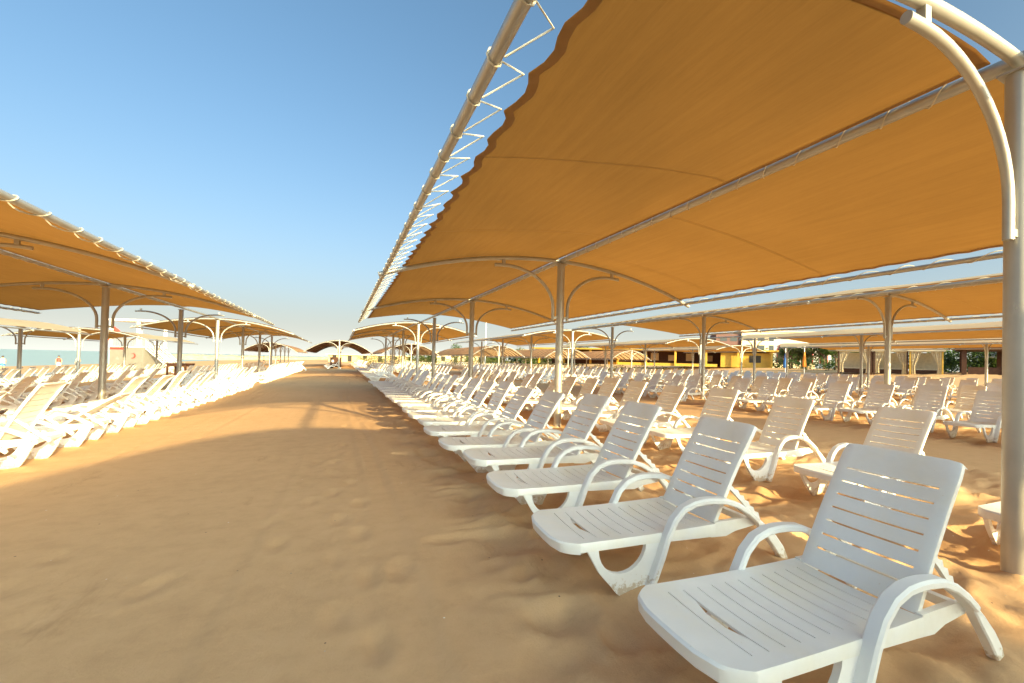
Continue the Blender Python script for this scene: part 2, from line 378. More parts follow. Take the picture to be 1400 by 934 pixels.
for fx, fy, d, ra, rb, an in fp:
    i0, i1 = np.searchsorted(ax_x, (fx-.35, fx+.35)); j0, j1 = np.searchsorted(ax_y, (fy-.35, fy+.35))
    if i1 <= i0 or j1 <= j0: continue
    dx = GX[j0:j1, i0:i1]-fx; dy = GY[j0:j1, i0:i1]-fy
    a = dx*math.cos(an)+dy*math.sin(an); b = -dx*math.sin(an)+dy*math.cos(an)
    q = np.sqrt((a/ra)**2+(b/rb)**2)
    Z[j0:j1, i0:i1] += -d*np.exp(-q**2*.8) + d*.45*np.exp(-((q-1.75)/.45)**2)
# a raked rut along the aisle
for x0, d in ((-2.6, .010), (-2.1, .012), (-1.25, .008), (-.6, .010), (.1, .008), (.35, .014)):
    xx = GX - x0 - .12*np.sin(GY*.23+x0)
    Z += near*d*(np.exp(-((xx-.08)/.045)**2) - np.exp(-(xx/.04)**2))*(.5+.5*gnoise(GY*.5, GX*0+x0, 9))
Z0 = Z.copy()      # sand before it was pushed up round legs and posts
def mound(mx, my, r, h, hole=0):
    i0, i1 = np.searchsorted(ax_x, (mx-3*r, mx+3*r)); j0, j1 = np.searchsorted(ax_y, (my-3*r, my+3*r))
    if i1 <= i0 or j1 <= j0: return
    q = np.sqrt((GX[j0:j1, i0:i1]-mx)**2+(GY[j0:j1, i0:i1]-my)**2)/r
    Z[j0:j1, i0:i1] += h*np.exp(-((q-hole)/.7)**2)
for nm_, x_, y_, rz_, b_ in SPOTS:
    if y_ < 12 and -9 < x_ < 13:
        for du, dv in ((.5, .34), (.5, -.34), (1.78 if x_ > 0 else 1.3, .36), (1.78 if x_ > 0 else 1.3, -.36)):
            mound(x_+du+random.uniform(-.04, .04), y_+dv+random.uniform(-.04, .04), random.uniform(.07, .12), random.uniform(.012, .035), random.uniform(0, 1.2))
for px_, py_ in ((4.15, 1.35), (4.15, 8.9), (13.85, 7.36), (-6.1, 11.15)): mound(px_, py_, .16, .06)
me = bpy.data.meshes.new('sand_beach'); ny, nx = GX.shape
me.vertices.add(nx*ny); me.vertices.foreach_set('co', np.stack([GX, GY, Z], -1).reshape(-1).astype(np.float32))
idx = np.arange(nx*ny).reshape(ny, nx)
quads = np.stack([idx[:-1, :-1], idx[:-1, 1:], idx[1:, 1:], idx[1:, :-1]], -1).reshape(-1, 4)
me.loops.add(quads.size); me.loops.foreach_set('vertex_index', quads.reshape(-1).astype(np.int32))
me.polygons.add(len(quads)); me.polygons.foreach_set('loop_start', (np.arange(len(quads))*4).astype(np.int32))
me.polygons.foreach_set('use_smooth', np.ones(len(quads), bool))
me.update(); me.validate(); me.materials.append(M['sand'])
beach = bpy.data.objects.new('sand_beach', me); COL.objects.link(beach); tag(beach, kind='structure')
def ground(x, y):
    i = int(np.clip(np.searchsorted(ax_x, x), 0, nx-1)); j = int(np.clip(np.searchsorted(ax_y, y), 0, ny-1))
    return float(Z0[j, i])
bm = bmesh.new()
v = [bm.verts.new(p) for p in ((-30000, -30000, -1.75), (-40, -30000, -1.75), (-40, 160, -1.75), (-20, 420, -1.75), (-20, 30000, -1.75), (-30000, 30000, -1.75))]
bm.faces.new(v); tag(finish(bm, 'sea_water', 'water', smooth=0), kind='structure')

# ------------------------------------------------------------------ sun lounger
ZF, ZH, HING, ANG = .356, .325, 1.17, 1.03
def sheet(us, vs, pos, hole, th, name):
    bm = bmesh.new(); V = {}
    for i in range(len(us)):
        for j in range(len(vs)): V[i, j] = bm.verts.new(pos(i, j))
    fs = []
    for i in range(len(us)-1):
        for j in range(len(vs)-1):
            if not hole(i, j): fs.append(bm.faces.new((V[i, j], V[i+1, j], V[i+1, j+1], V[i, j+1])))
    for k in [x for x in bm.verts if not x.link_faces]: bm.verts.remove(k)
    bm.normal_update()
    bmesh.ops.solidify(bm, geom=bm.faces[:], thickness=th)
    return bm
def seat_bm(detail=True):
    slots = []
    if detail:
        k0, n, w_ = .20, 11, .007
        for k in range(n): slots.append((k0+k*.088, k0+k*.088+w_))
    us = [0, 0, .012, .05, .10, .155]; flags = [None]*6
    for a, b in slots:
        us += [a, b]
    us += [1.165, 1.168]
    if not detail: us = [0, 0, .03, .15, .5, .85, 1.168]
    vs = [-.34, -.34, -.335, -.325, -.308, -.285, -.262, -.255, -.16, -.06, .06, .16, .255, .262, .285, .308, .325, .335, .34, .34] if detail else [-.34, -.34, -.3, 0, .3, .34, .34]
    nu, nv = len(us), len(vs)
    def pos(i, j):
        u, v = us[i], vs[j]; vn = abs(v)/.34
        u0 = .12*vn**6 + .022*vn**2
        uu = u0 + (u/.2)*(.2-u0) if u < .2 else u
        z = ZF + (ZH-ZF)*uu/HING - .016*(1-vn*vn)*min(1, uu/.25) - .008*math.sin(uu/HING*PI)
        da = .066 if i == 0 else (.012 if i == 1 else 0)
        db = .055+.03*max(0, (uu-.6)/.57) if j in (0, nv-1) else (.014 if j in (1, nv-2) else 0)
        z -= max(da, db)
        if i == 0: uu += .012*(1-vn**4)
        if detail and i == 8 and 9 <= j <= 10: uu -= .026
        return (uu, v, z)
    def hole(i, j):
        if not detail: return False
        return i >= 6 and (i-6) % 2 == 0 and i < 6+22 and 7 <= j <= 11
    bm = sheet(us, vs, pos, hole, .011, 'seat')
    return bm
def back_bm(detail=True):
    L = .78
    us = [0, .02]
    n = 7
    if detail:
        for k in range(n):
            a = .105+k*.083
            us += [a, a+.011]
        us += [.70, .745, .768, L, L]
        vs = [-.305, -.305, -.295, -.24, -.15, -.05, .05, .15, .24, .295, .305, .305]
    else:
        for k in (1, 3, 5):
            a = .105+k*.083+.04
            us += [a, a+.02]
        us += [.74, L, L]
        vs = [-.305, -.305, -.24, .24, .305, .305]
    nu, nv = len(us), len(vs)
    def pos(i, j):
        u, v = us[i], vs[j]; vn = abs(v)/.305
        top = max(0, (u-.68)/.1)
        vv = v*(1 - .028*max(0, (u-.70)/.08)**2*(vn**3))
        z = -.012*math.cos(vn*PI/2)*1.0 + .018*math.sin(u/L*PI*.9)
        uu = u - (.010*vn**10 + .004*vn**2)*min(1, top)
        if j in (0, nv-1) : z -= .034
        elif j in (1, nv-2): z -= .006
        if i == nu-1: z -= .034
        elif i == nu-2: z -= .004
        return (uu, vv, z)
    e = 2
    def hole(i, j):
        if detail: return 2 <= i < 2+2*n and i % 2 == 0 and 3 <= j <= 7
        return 2 <= i < 8 and i % 2 == 0 and j == 2
    return sheet(us, vs, pos, hole, .011, 'backrest')
ARM = [(.60, -.02), (.65, .08), (.70, .195), (.74, .305), (.795, .41), (.865, .473), (.955, .502), (1.03, .506), (1.10, .504), (1.22, .488), (1.33, .447), (1.43, .388), (1.52, .32)]
REAR = [(1.52, .32), (1.61, .232), (1.69, .15), (1.76, .065), (1.81, -.02)]
def arm_bm(sd, seg=1):
    bm = bmesh.new(); sweep_rect(bm, ARM[::seg], .076, .04, sd*.362); return bm
def rear_bm(sd):
    bm = bmesh.new(); sweep_rect(bm, REAR, .056, [.034, .06, .072, .075, .062], sd*.356)
    return bm
def loop_bm(sd, du=0):
    bm = bmesh.new()
    outer = [(.185, .30), (.205, .265), (.235, .21), (.27, .15), (.315, .095), (.36, .045), (.395, 0), (.42, -.02), (.50, -.02), (.595, -.02), (.63, .03), (.67, .115), (.71, .215), (.745, .30)]
    inner = [(.435+.17*math.cos(PI+PI*k/13), .285+.165*math.sin(PI+PI*k/13)) for k in range(14)]
    inner[0] = (.262, .30); inner[-1] = (.608, .30)
    ring_plate(bm, [(a+du, b) for a, b in outer], [(a+du, b) for a, b in inner], sd*.321, .032)
    return bm
def frame_bm():
    bm = bmesh.new()
    for sd in (-1, 1):
        prism(bm, [(1.05, .265), (1.14, .235), (1.27, .225), (1.36, .25), (1.54, .265), (1.54, .318), (1.45, .33), (1.169, .332), (1.169, .275)], sd*.317-.016, sd*.317+.016)
    box(bm, 1.49, 1.53, -.32, .32, .27, .312)
    return bm
def prop_bm(sd):
    bm = bmesh.new()
    p0 = Vector((1.335, .565)); p1 = Vector((1.63, .285))
    d = (p1-p0); L = d.length; d.normalize(); nrm = Vector((-d.y, d.x))
    if nrm.x < 0: nrm = -nrm
    up, dn = [], []
    n = 12
    for k in range(n+1):
        t = L*k/n; up.append(p0+d*t+nrm*(.014 if (k % 2 == 0 or k < 3) else .030)); dn.append(p0+d*t-nrm*.014)
    prism(bm, [tuple(q) for q in up+dn[::-1]], sd*.272-.012, sd*.272+.012)
    return bm
G_LOUNGE = 'white plastic sun loungers on the sand'
def make_lounger(loops=False):
    r = empty('sun_lounger', (0, 0, 0), '', 'sun lounger', G_LOUNGE)
    finish(seat_bm(), 'seat', 'plastic', r, 35)
    b = finish(back_bm(), 'backrest', 'plastic', r, 35); b.location = (HING+.005, 0, ZH-.005); b.rotation_euler = (0, -ANG, 0)
    finish(frame_bm(), 'rail', 'plastic', r, 30)
    for sd in (-1, 1):
        finish(arm_bm(sd), 'armrest', 'plastic_leg', r, 35); finish(loop_bm(sd), 'front_leg', 'plastic_leg', r, 35)
        finish(loop_bm(sd, .785) if loops else rear_bm(sd), 'rear_leg', 'plastic_leg', r, 35); finish(prop_bm(sd), 'prop_bar', 'plastic', r, 30)
    return r
def merged_lounger_bm(loops=False):
    bm = bmesh.new()
    def add(b, mat=None):
        me_ = bpy.data.meshes.new('tmp'); b.to_mesh(me_); b.free()
        if mat: me_.transform(mat)
        bm.from_mesh(me_); bpy.data.meshes.remove(me_)
    add(seat_bm(False)); add(back_bm(False), Matrix.Translation((HING+.005, 0, ZH-.005)) @ Matrix.Rotation(-ANG, 4, 'Y'))
    for sd in (-1, 1): add(arm_bm(sd, 3)); add(loop_bm(sd)); add(loop_bm(sd, .785) if loops else rear_bm(sd)); add(prop_bm(sd))
    return bm
vis = []
for sp in SPOTS:
    name, x, y, rz, bk = sp
    best = None
    for dx, dy, z in ((0, .33, .35), (0, -.33, .35), (1.0, 0, .5), (1.5, .3, .95), (1.5, -.3, .95), (1.8, .3, .1), (1.8, -.3, .1)):
        p = project((x+dx, y+dy, gz(x)+z))
        if p and -5 < p[0] < 1403 and p[1] < 940: best = p if best is None else best
    if best: vis.append((best[2], sp))
vis.sort(key=lambda t: t[0])
INDIV = vis[:298]; REST = vis[298:]
NEAR_PARTS = 120
proto, far_proto, used = {}, {}, set()
for lp in (False, True):
    p_ = make_lounger(lp); proto[lp] = (p_, tree_of(p_))
    far_proto[lp] = finish(merged_lounger_bm(lp), 'sun_lounger', 'plastic', None, 35)
far_me = far_proto[False].data
cnt = {}
for k, (d, (name, x, y, rz, bk)) in enumerate(INDIV):
    i = cnt.get(name, 0); cnt[name] = i+1
    lp = 'seaward canopy' in name or 'lifeguard' in name
    if k < NEAR_PARTS:
        o = copy_tree(proto[lp][1]) if ('n', lp) in used else proto[lp][0]; used.add(('n', lp))
        if bk is not None or k > 2:
            for ch in kids(o):
                if ch.name.startswith('backrest'): ch.rotation_euler = (0, -(ANG+random.uniform(-.07, .07) if bk is None else bk), 0)
    else:
        if ('f', lp) in used: o = far_proto[lp].copy(); COL.objects.link(o)
        else: o = far_proto[lp]; used.add(('f', lp))
    zz = np.mean([ground(x+.4, y-.3), ground(x+.4, y+.3), ground(x+1.5, y-.3), ground(x+1.5, y+.3)])
    zz = max(zz, ground(x+.5, y-.32), ground(x+.5, y+.32), ground(x+1.78, y-.35)-.02)
    o.location = (x, y, zz+.006 if y < 14 else gz(x+.8)); o.rotation_euler = (0, 0, rz)
    if y < 14:
        o.rotation_euler = (0, math.atan2(ground(x+.4, y)-ground(x+1.5, y), 1.1)*.25, rz)
    lab = f"{'nearest' if i == 0 else ORD[i]} white lounger from the near end of the {name}"
    if i == 0: lab = f"white lounger nearest the camera in the {name}"
    if bk is not None: lab = f"white lounger with lowered backrest in the {name}"
    tag(o, lab, 'sun lounger', G_LOUNGE)
bm = bmesh.new()
for d, (name, x, y, rz, bk) in REST:
    n0 = len(bm.verts); bm.from_mesh(far_me); bm.verts.ensure_lookup_table()
    mt = Matrix.Translation((x, y, gz(x+.8))) @ Matrix.Rotation(rz, 4, 'Z')
    for vtx in bm.verts[n0:]: vtx.co = mt @ vtx.co
if REST: tag(finish(bm, 'distant_loungers', 'plastic', None, 35), 'packed mass of distant white loungers under the farthest canopies', 'sun loungers', None, 'stuff')
else: bm.free()

# ------------------------------------------------------------------ canopies
HR, ZE, WV = 3.6, 2.95, 3.5
def arch_z(d): return HR - (HR-ZE)*(abs(d)/WV)**2
SPAN = 7.55
def fabric_bm(sd, y0, y1, gap, eave_gap, scallop=0, spans=3, drop_end=1.9, seams=True, sag=.07):
    """half of the cloth: from the ridge to the eave on side sd, local y; arches every SPAN"""
    bm = bmesh.new(); ns = 14
    W = WV-eave_gap; per = .43
    ny_ = int((y1-y0)/.125) if scallop else int((y1-y0)/.5)
    grid = []
    ends = y1
    for j in range(ny_+1):
        t = j/ny_; rowv = []
        for i in range(ns+1):
            q = i/ns
            ye = ends - drop_end*q**1.6
            y = y0 + (ye-y0)*t
            d = gap + (W-gap)*q
            if scallop:
                ph = ((y-.33)/per) % 1.0
                d -= scallop*4*ph*(1-ph)*q**6
            z = arch_z(d)+.085
            ph2 = (y/SPAN) % 1.0
            if y < SPAN*spans: z -= sag*4*ph2*(1-ph2)*math.sin(min(1, q*1.05)*PI*.85+.25)
            z -= .03*(1 if q < .02 else 0)
            z += .012*math.sin(y*2.3+q*9+sd)*q*(1-q)*2
            rowv.append(bm.verts.new((sd*d, y, z)))
        grid.append(rowv)
    for j in range(ny_):
        for i in range(ns):
            a = (grid[j][i], grid[j][i+1], grid[j+1][i+1], grid[j+1][i])
            f = bm.faces.new(a if sd < 0 else a[::-1])
    bm.normal_update()
    if sum(f.normal.z for f in bm.faces) < 0: bmesh.ops.reverse_faces(bm, faces=bm.faces[:])
    # hems: a folded strip along eave, ridge and both ends
    def hem(line, inward, wd):
        lo = []
        for k, vtx in enumerate(line):
            p = vtx.co.copy(); lo.append((bm.verts.new(p+Vector((0, 0, -.006))), bm.verts.new(p+inward*wd+Vector((0, 0, -.006+.05*wd)))))
        for k in range(len(lo)-1):
            f = bm.faces.new((lo[k][0], lo[k+1][0], lo[k+1][1], lo[k][1])); f.material_index = 1
    hem([r[-1] for r in grid], Vector((-sd, 0, .17)), .07)
    hem([r[0] for r in grid], Vector((sd, 0, 0)), .05)
    hem(grid[0], Vector((0, 1, 0)), .07); hem(grid[-1], Vector((0, -1, 0)), .06)
    if seams:
        for ys in [q_+(1.4 if sd > 0 else 0) for q_ in [y0+2.6, y0+5.5, y0+9.0, y0+12.5, y0+16.0, y0+19.5]]:
            j = min(ny_-1, int((ys-y0)/(y1-y0)*ny_)); pr_ = None
            for i in range(ns+1):
                p = grid[j][i].co + Vector((0, 0, -.008)); a = bm.verts.new(p); b = bm.verts.new(p+Vector((0, .013, 0)))
                if pr_: bm.faces.new((pr_[0], a, b, pr_[1])).material_index = 1
                pr_ = (a, b)
    return bm
def canopy(name, X, ys, zoff, label, group, rise=None, ridge_gap=.07, loose=(False, False), pipe_to=None, mats=('cloth', 'hem'), lace=True, ribs=False, fine=False, end_drop=1.9):
    """ys: post positions along Y; the cloth runs from the first to the last"""
    global ZE
    ze_keep = ZE
    if rise: ZE = HR-rise
    r = empty(name, (X, ys[0], zoff), label, 'shade canopy', group)
    Ls = [y-ys[0] for y in ys]; Lt = Ls[-1]; spans = len(ys)-1
    nn = 14 if fine else 8
    for k, y in enumerate(Ls):
        bm = bmesh.new(); tube(bm, [(0, y, -.3), (0, y, HR-.07)], .082 if fine else .085, nn+4)
        box(bm, -.10, .10, y-.10, y+.10, HR-.09, HR-.075)
        p = finish(bm, 'post', 'steel', r)
        for sd in (-1, 1):
            bm = bmesh.new(); pts = []
            x0, z0 = .17, HR-1.28
            for q in [0, .25]: pts.append((sd*x0, y, z0+q))
            for a in range(1, 13):
                t = a/12*PI/2*1.06
                pts.append((sd*(x0+1.05*(1-math.cos(t))), y, z0+.25+.80*math.sin(t)))
            pts.append((sd*(x0+1.30), y, z0+1.035))
            tube(bm, pts, .034, nn)
            box(bm, min(sd*.07, sd*.19), max(sd*.07, sd*.19), y-.02, y+.02, z0+.03, z0+.08)
            zt = z0+1.05
            box(bm, sd*(x0+1.12)-.03, sd*(x0+1.12)+.03, y-.025, y+.025, zt, arch_z(x0+1.12)-.03)
            finish(bm, 'curved_bracket', 'steel', p)
        if k < spans:
            bm = bmesh.new(); tube(bm, [(d, y, arch_z(d)) for d in np.linspace(-WV-.1, WV+.1, 33)], .042, nn)
            finish(bm, 'arch_pipe', 'steel', r)
    bm = bmesh.new(); tube(bm, [(0, -.12, HR+.02), (0, (pipe_to-ys[0]) if pipe_to else Lt+.15, HR+.02)], .052, nn+2); finish(bm, 'ridge_pipe', 'steel', r)
    ee = Lt-end_drop+.12
    for sd, lo in ((-1, loose[0]), (1, loose[1])):
        eg = .27 if lo else .085
        bm = bmesh.new(); tube(bm, [(sd*WV, -.12, ZE+.02), (sd*WV, ee, ZE+.02)], .036, nn+2); finish(bm, 'eave_pipe', 'steel', r)
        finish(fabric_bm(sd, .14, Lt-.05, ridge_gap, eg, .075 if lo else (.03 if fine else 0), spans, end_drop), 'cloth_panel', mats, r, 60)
        if lace:
            bm = bmesh.new()
            rope = []
            if lo:      # one rope zigzagging between rings on the pipe and the points of the scalloped edge
                rj = random.Random(3)
                for k in range(0, int((ee-.6)/.43)):
                    yk = .33+k*.43+.12+rj.uniform(-.05, .05)
                    rope.append((sd*(WV-eg+.012), .33+k*.43, arch_z(WV-eg)+.075))
                    rope += [(sd*WV-sd*.043*math.cos(a), yk+.02*a/PI, ZE+.02+.043*math.sin(a)) for a in np.linspace(0, 2*PI, 9)]
                tube(bm, rope, .0055, 5)
            else:       # one rope wound round the pipe and the edge of the cloth
                st = .55 if fine else .6
                for a in np.arange(0, 2*PI*int((ee-.2)/st), 2*PI/12):
                    ph = a % (2*PI); q = (a-ph)/(2*PI)+min(1, ph/(2*PI)*1.0)
                    rope.append((sd*(WV-.035)+.075*math.cos(a), q*st+.1+.05*math.sin(a*.37), ZE+.025+.05*math.sin(a)))
                rope = [(x, round((y-.1)/st-.0, 3)*st+.1 if False else y, z) for x, y, z in rope]
                tube(bm, rope, .007, 5)
            finish(bm, 'eave_lacing', 'rope', r)
    if lace:
        bm = bmesh.new()
        tube(bm, [(.078*math.cos(a), .2+a/(2*PI)*.42+.03*math.sin(a*.31), HR+.03+.068*math.sin(a)) for a in np.arange(0, 2*PI*int((Lt-.5)/.42), 2*PI/12)], .006, 5)
        finish(bm, 'ridge_lacing', 'rope', r)
    if ribs:
        for y in np.arange(1.2, Lt-end_drop, 1.35):
            bm = bmesh.new(); tube(bm, [(d, y, arch_z(d)+.01) for d in np.linspace(-WV, WV, 13)], .06, 6); finish(bm, 'rib', 'wood', r)
    ZE = ze_keep
    return r
GC = 'brown cloth shade canopies on steel posts'
canopy('shade_canopy', 4.15, [1.35, 8.9, 16.45, 24.0], 0, 'largest brown cloth canopy, overhead, with zigzag rope lacing along its loose edge', GC, loose=(True, False), pipe_to=29.2, fine=True)
canopy('shade_canopy', 4.115, [-26.5, -19.1, -11.6, -4.1], 0, 'brown cloth canopy behind the viewer whose shadow covers the aisle', GC, ridge_gap=.005, loose=(False, True), pipe_to=1.2, lace=False)
canopy('shade_canopy', 4.115, [29.2, 36.75, 44.3, 51.85], 0, 'brown cloth canopy with sunlit white end brackets, next in line after the largest', GC, lace=False)
canopy('shade_canopy', 13.85, [-.2, 7.36, 14.9, 22.45], 0, 'brown cloth canopy across the sandy strip from the largest one', GC, rise=.52, pipe_to=27.6, fine=True)
canopy('shade_canopy', 13.85, [-27.5, -20, -12.6, -5.4], 0, 'brown cloth canopy across the strip, behind the viewer', GC, lace=False)
canopy('shade_canopy', 13.85, [27.6, 35.15, 42.7, 50.2], 0, 'brown cloth canopy after the gap in the second canopy line', GC, rise=.52, lace=False)
canopy('shade_canopy', 25.8, [0, 7.55, 15.1, 22.6], 0, 'near brown cloth canopy of the third line, its pale top in sun', GC, rise=.52, pipe_to=28.1, lace=False)
canopy('shade_canopy', 25.8, [28.1, 35.7, 43.2, 50.7], 0, 'farther brown cloth canopy of the third line', GC, rise=.52, lace=False)
canopy('shade_canopy', 37.0, [6.0, 13.6, 21.1, 28.6], 0, 'brown cloth canopy in front of the curtained cabanas', GC, rise=.52, lace=False)
canopy('shade_canopy', 37.0, [34.1, 41.6, 49.1], 0, 'brown cloth canopy in front of the yellow bar', GC, rise=.52, lace=False)
ZL = gz(-6.1)-.09
canopy('shade_canopy', -6.1, [3.6, 11.15, 18.3, 25.4], ZL, 'brown cloth canopy on the seaward side of the aisle, rope rings along its pipe', GC, pipe_to=32, fine=True)
canopy('shade_canopy', -6.1, [32.0, 39.5, 47.0, 54.5], ZL, 'second seaward brown canopy, beginning at a white bracketed post', GC, lace=False)
ZM = gz(-15.9)-.05
canopy('shade_canopy', -15.9, [15, 22.5, 30, 37.5], ZM, 'low shoreward canopy with a sunlit cream edge', GC, lace=False)
canopy('shade_canopy', -15.9, [44, 51.5, 59], ZM, 'cream edged canopy just before the lifeguard tower', GC, lace=False)
GR = 'dark ribbed canopies far along the beach'
for (x, ya, n, lb) in ((-.2, 61.3, 5, 'dark ribbed canopy standing in the line of the aisle, far off'), (8.2, 64, 5, 'dark ribbed canopy directly beyond the second brown canopy'),
                       (18.0, 57, 5, 'dark ribbed canopy beyond the second canopy line'), (28, 57, 5, 'dark ribbed canopy beyond the third canopy line'), (-9.6, 84, 5, 'small dark ribbed canopy by the shore, farthest left of its kind'), (38, 56, 4, 'rightmost of the dark ribbed canopies')):
    canopy('ribbed_canopy', x, [ya+7*k for k in range(n)], -.25, lb, GR, lace=False, mats=('reed', 'hem'), ribs=True, end_drop=.8, rise=1.35)

# ------------------------------------------------------------------ lifeguard tower
def add_label(t, **k): return t
t = empty('lifeguard_tower', (-22.9, 78.5, gz(-23.4)-.1), 'white lifeguard tower with grey cabin, roof frame and stairs down one side', 'lifeguard tower', rz=-.42)
bm = bmesh.new(); box(bm, -2.0, 2.0, -1.6, 1.6, 0, 2.9); finish(bm, 'cabin', 'panel', t, 0)
bm = bmesh.new(); box(bm, -2.1, 2.1, -1.7, 1.7, 2.903, 3.02); finish(bm, 'deck', 'white', t, 0)
bm = bmesh.new(); box(bm, -1.95, -.28, -1.66, -1.603, .2, 2.6); box(bm, -1.95, -.28, -1.67, -1.603, 2.603, 2.88, 1)
prism(bm, [(-1.3, 1.35), (-.8, 1.35), (-1.05, 1.75)], -1.68, -1.662, 2); finish(bm, 'sign_panel', ['panel', 'red', 'grey_emblem'], t, 0)
bm = bmesh.new(); box(bm, -.18, 1.75, -1.66, -1.603, .2, 2.8)
cres = [(.75+.34*math.cos(a), 1.85+.34*math.sin(a)) for a in np.linspace(-PI*.68, PI*.68, 17)]
cres2 = [(.63+.29*math.cos(a), 1.87+.27*math.sin(a)) for a in np.linspace(PI*.60, -PI*.60, 17)]
prism(bm, cres+cres2, -1.685, -1.662, 1); finish(bm, 'crescent_panel', ['panel', 'red'], t, 0)
bm = bmesh.new()
for x in np.linspace(-2.0, 2.0, 15): tube(bm, [(x, -1.62, 3.0), (x, -1.62, 3.95)], .022, 5); tube(bm, [(x, 1.62, 3.0), (x, 1.62, 3.95)], .022, 5)
for y in (-1.62, 1.62): tube(bm, [(-2.02, y, 3.95), (2.02, y, 3.95)], .04, 6)
tube(bm, [(-2.02, -1.62, 3.95), (-2.02, 1.62, 3.95)], .04, 6)
finish(bm, 'railing', 'steel', t)
for x, y in ((-1.95, -1.55), (-1.1, 1.5), (1.2, -1.55), (1.95, 1.5)):
    bm = bmesh.new(); box(bm, x-.12, x+.12, y-.12, y+.12, 3.02, 6.2); finish(bm, 'roof_post', 'white', t, 0)
bm = bmesh.new(); box(bm, -2.5, 2.3, -1.8, 1.8, 6.203, 6.45); finish(bm, 'roof', 'white', t, 0)
st = bmesh.new()
for k in range(12):
    f = k/12; box(st, 2.12+f*3.3, 2.42+f*3.3, -1.5, -.3, 2.85-f*2.85, 2.90-f*2.85)
for y in (-1.53, -.27): tube(st, [(2.1, y, 2.8), (5.5, y, 0)], .07, 6)
stairs = finish(st, 'stairs', 'white', t, 0)
bm = bmesh.new()
for y in (-1.53, -.27):
    for h in (.35, .65, .95): tube(bm, [(2.1, y, 2.85+h), (5.4, y, .05+h)], .03, 5)
    for f in (0, .33, .66, 1): tube(bm, [(2.1+f*3.3, y, 2.85-f*2.8), (2.1+f*3.3, y, 3.85-f*2.8)], .035, 5)
finish(bm, 'handrail', 'white', stairs)
fl = empty('warning_flag', (-26.0, 79.6, gz(-26)-.1), 'red triangular flag on a pole beside the lifeguard tower', 'flag')
bm = bmesh.new(); tube(bm, [(0, 0, 0), (0, 0, 6.2)], .035, 6); finish(bm, 'pole', 'white', fl)
bm = bmesh.new(); prism(bm, [(.04, 5.95), (.95, 5.1), (.04, 3.9), (-.25, 3.8)], -.015, .015); finish(bm, 'flag_cloth', 'red', fl, 0)
fl = empty('beach_flag', (-14.2, 59, gz(-14)-.1), 'furled yellow and orange flag on a slim white pole', 'flag')
bm = bmesh.new(); tube(bm, [(0, 0, 0), (0, 0, 3.6)], .045, 6); finish(bm, 'pole', 'white', fl)
bm = bmesh.new(); tube(bm, [(0, 0, 1.1), (.03, 0, 1.6), (.02, 0, 2.2), (0, 0, 2.7)], [.12, .16, .13, .04], 8); finish(bm, 'flag_cloth', 'yellow_cloth', fl)
# brown table on the beach
t = empty('wooden_table', (-9.9, 41.5, gz(-9.9)), 'bare dark brown wooden table on the sand by the sea', 'table', rz=-.45)
bm = bmesh.new(); box(bm, -.68, .68, -.4, .4, .93, 1.02); box(bm, -.64, .64, -.36, .36, .80, .927); finish(bm, 'table_top', 'wood', t, 0)
for x, y in ((-.6, -.33), (.6, -.33), (-.6, .33), (.4, .33)):
    bm = bmesh.new(); box(bm, x-.05, x+.05, y-.05, y+.05, 0, .797); finish(bm, 'leg', 'wood', t, 0)
# kiosk under the first ribbed canopy
t = empty('beach_locker', (-.55, 64, gz(-.55)-.05), 'small red-brown cabinet with a white notice under the dark ribbed canopy', 'cabinet', rz=-.4)
bm = bmesh.new(); box(bm, -.52, .52, -.35, .35, .2, 1.35); finish(bm, 'cabinet_body', 'wood', t, 0)
bm = bmesh.new(); box(bm, -.57, .57, -.4, .4, 1.353, 1.42); finish(bm, 'top', 'wood', t, 0)
bm = bmesh.new(); box(bm, -.36, -.08, -.372, -.352, .8, 1.1); finish(bm, 'notice', 'white', t, 0)
for x in (-.45, .45):
    bm = bmesh.new(); box(bm, x-.05, x+.05, -.3, .3, 0, .197); finish(bm, 'foot', 'wood', t, 0)
# breakwater
bm = bmesh.new(); R2 = random.Random(5); prev = None
for k in range(61):
    x = -86+k*2.6; y = 330-k*.5
    zt = .9+R2.uniform(-.25, .25)
    ring_ = [bm.verts.new((x+R2.uniform(-.6, .6), y+dy, z)) for dy, z in ((-7, -2.5), (-3.5, zt*.2), (-1.5, zt), (1.5, zt), (6, -2.5))]
    if prev:
        for a in range(4): bm.faces.new((prev[a], ring_[a], ring_[a+1], prev[a+1]))
    prev = ring_
bmesh.ops.recalc_face_normals(bm, faces=bm.faces)
tag(finish(bm, 'breakwater', 'rock', None, 0), 'long sandy rock breakwater reaching into the sea', 'breakwater')

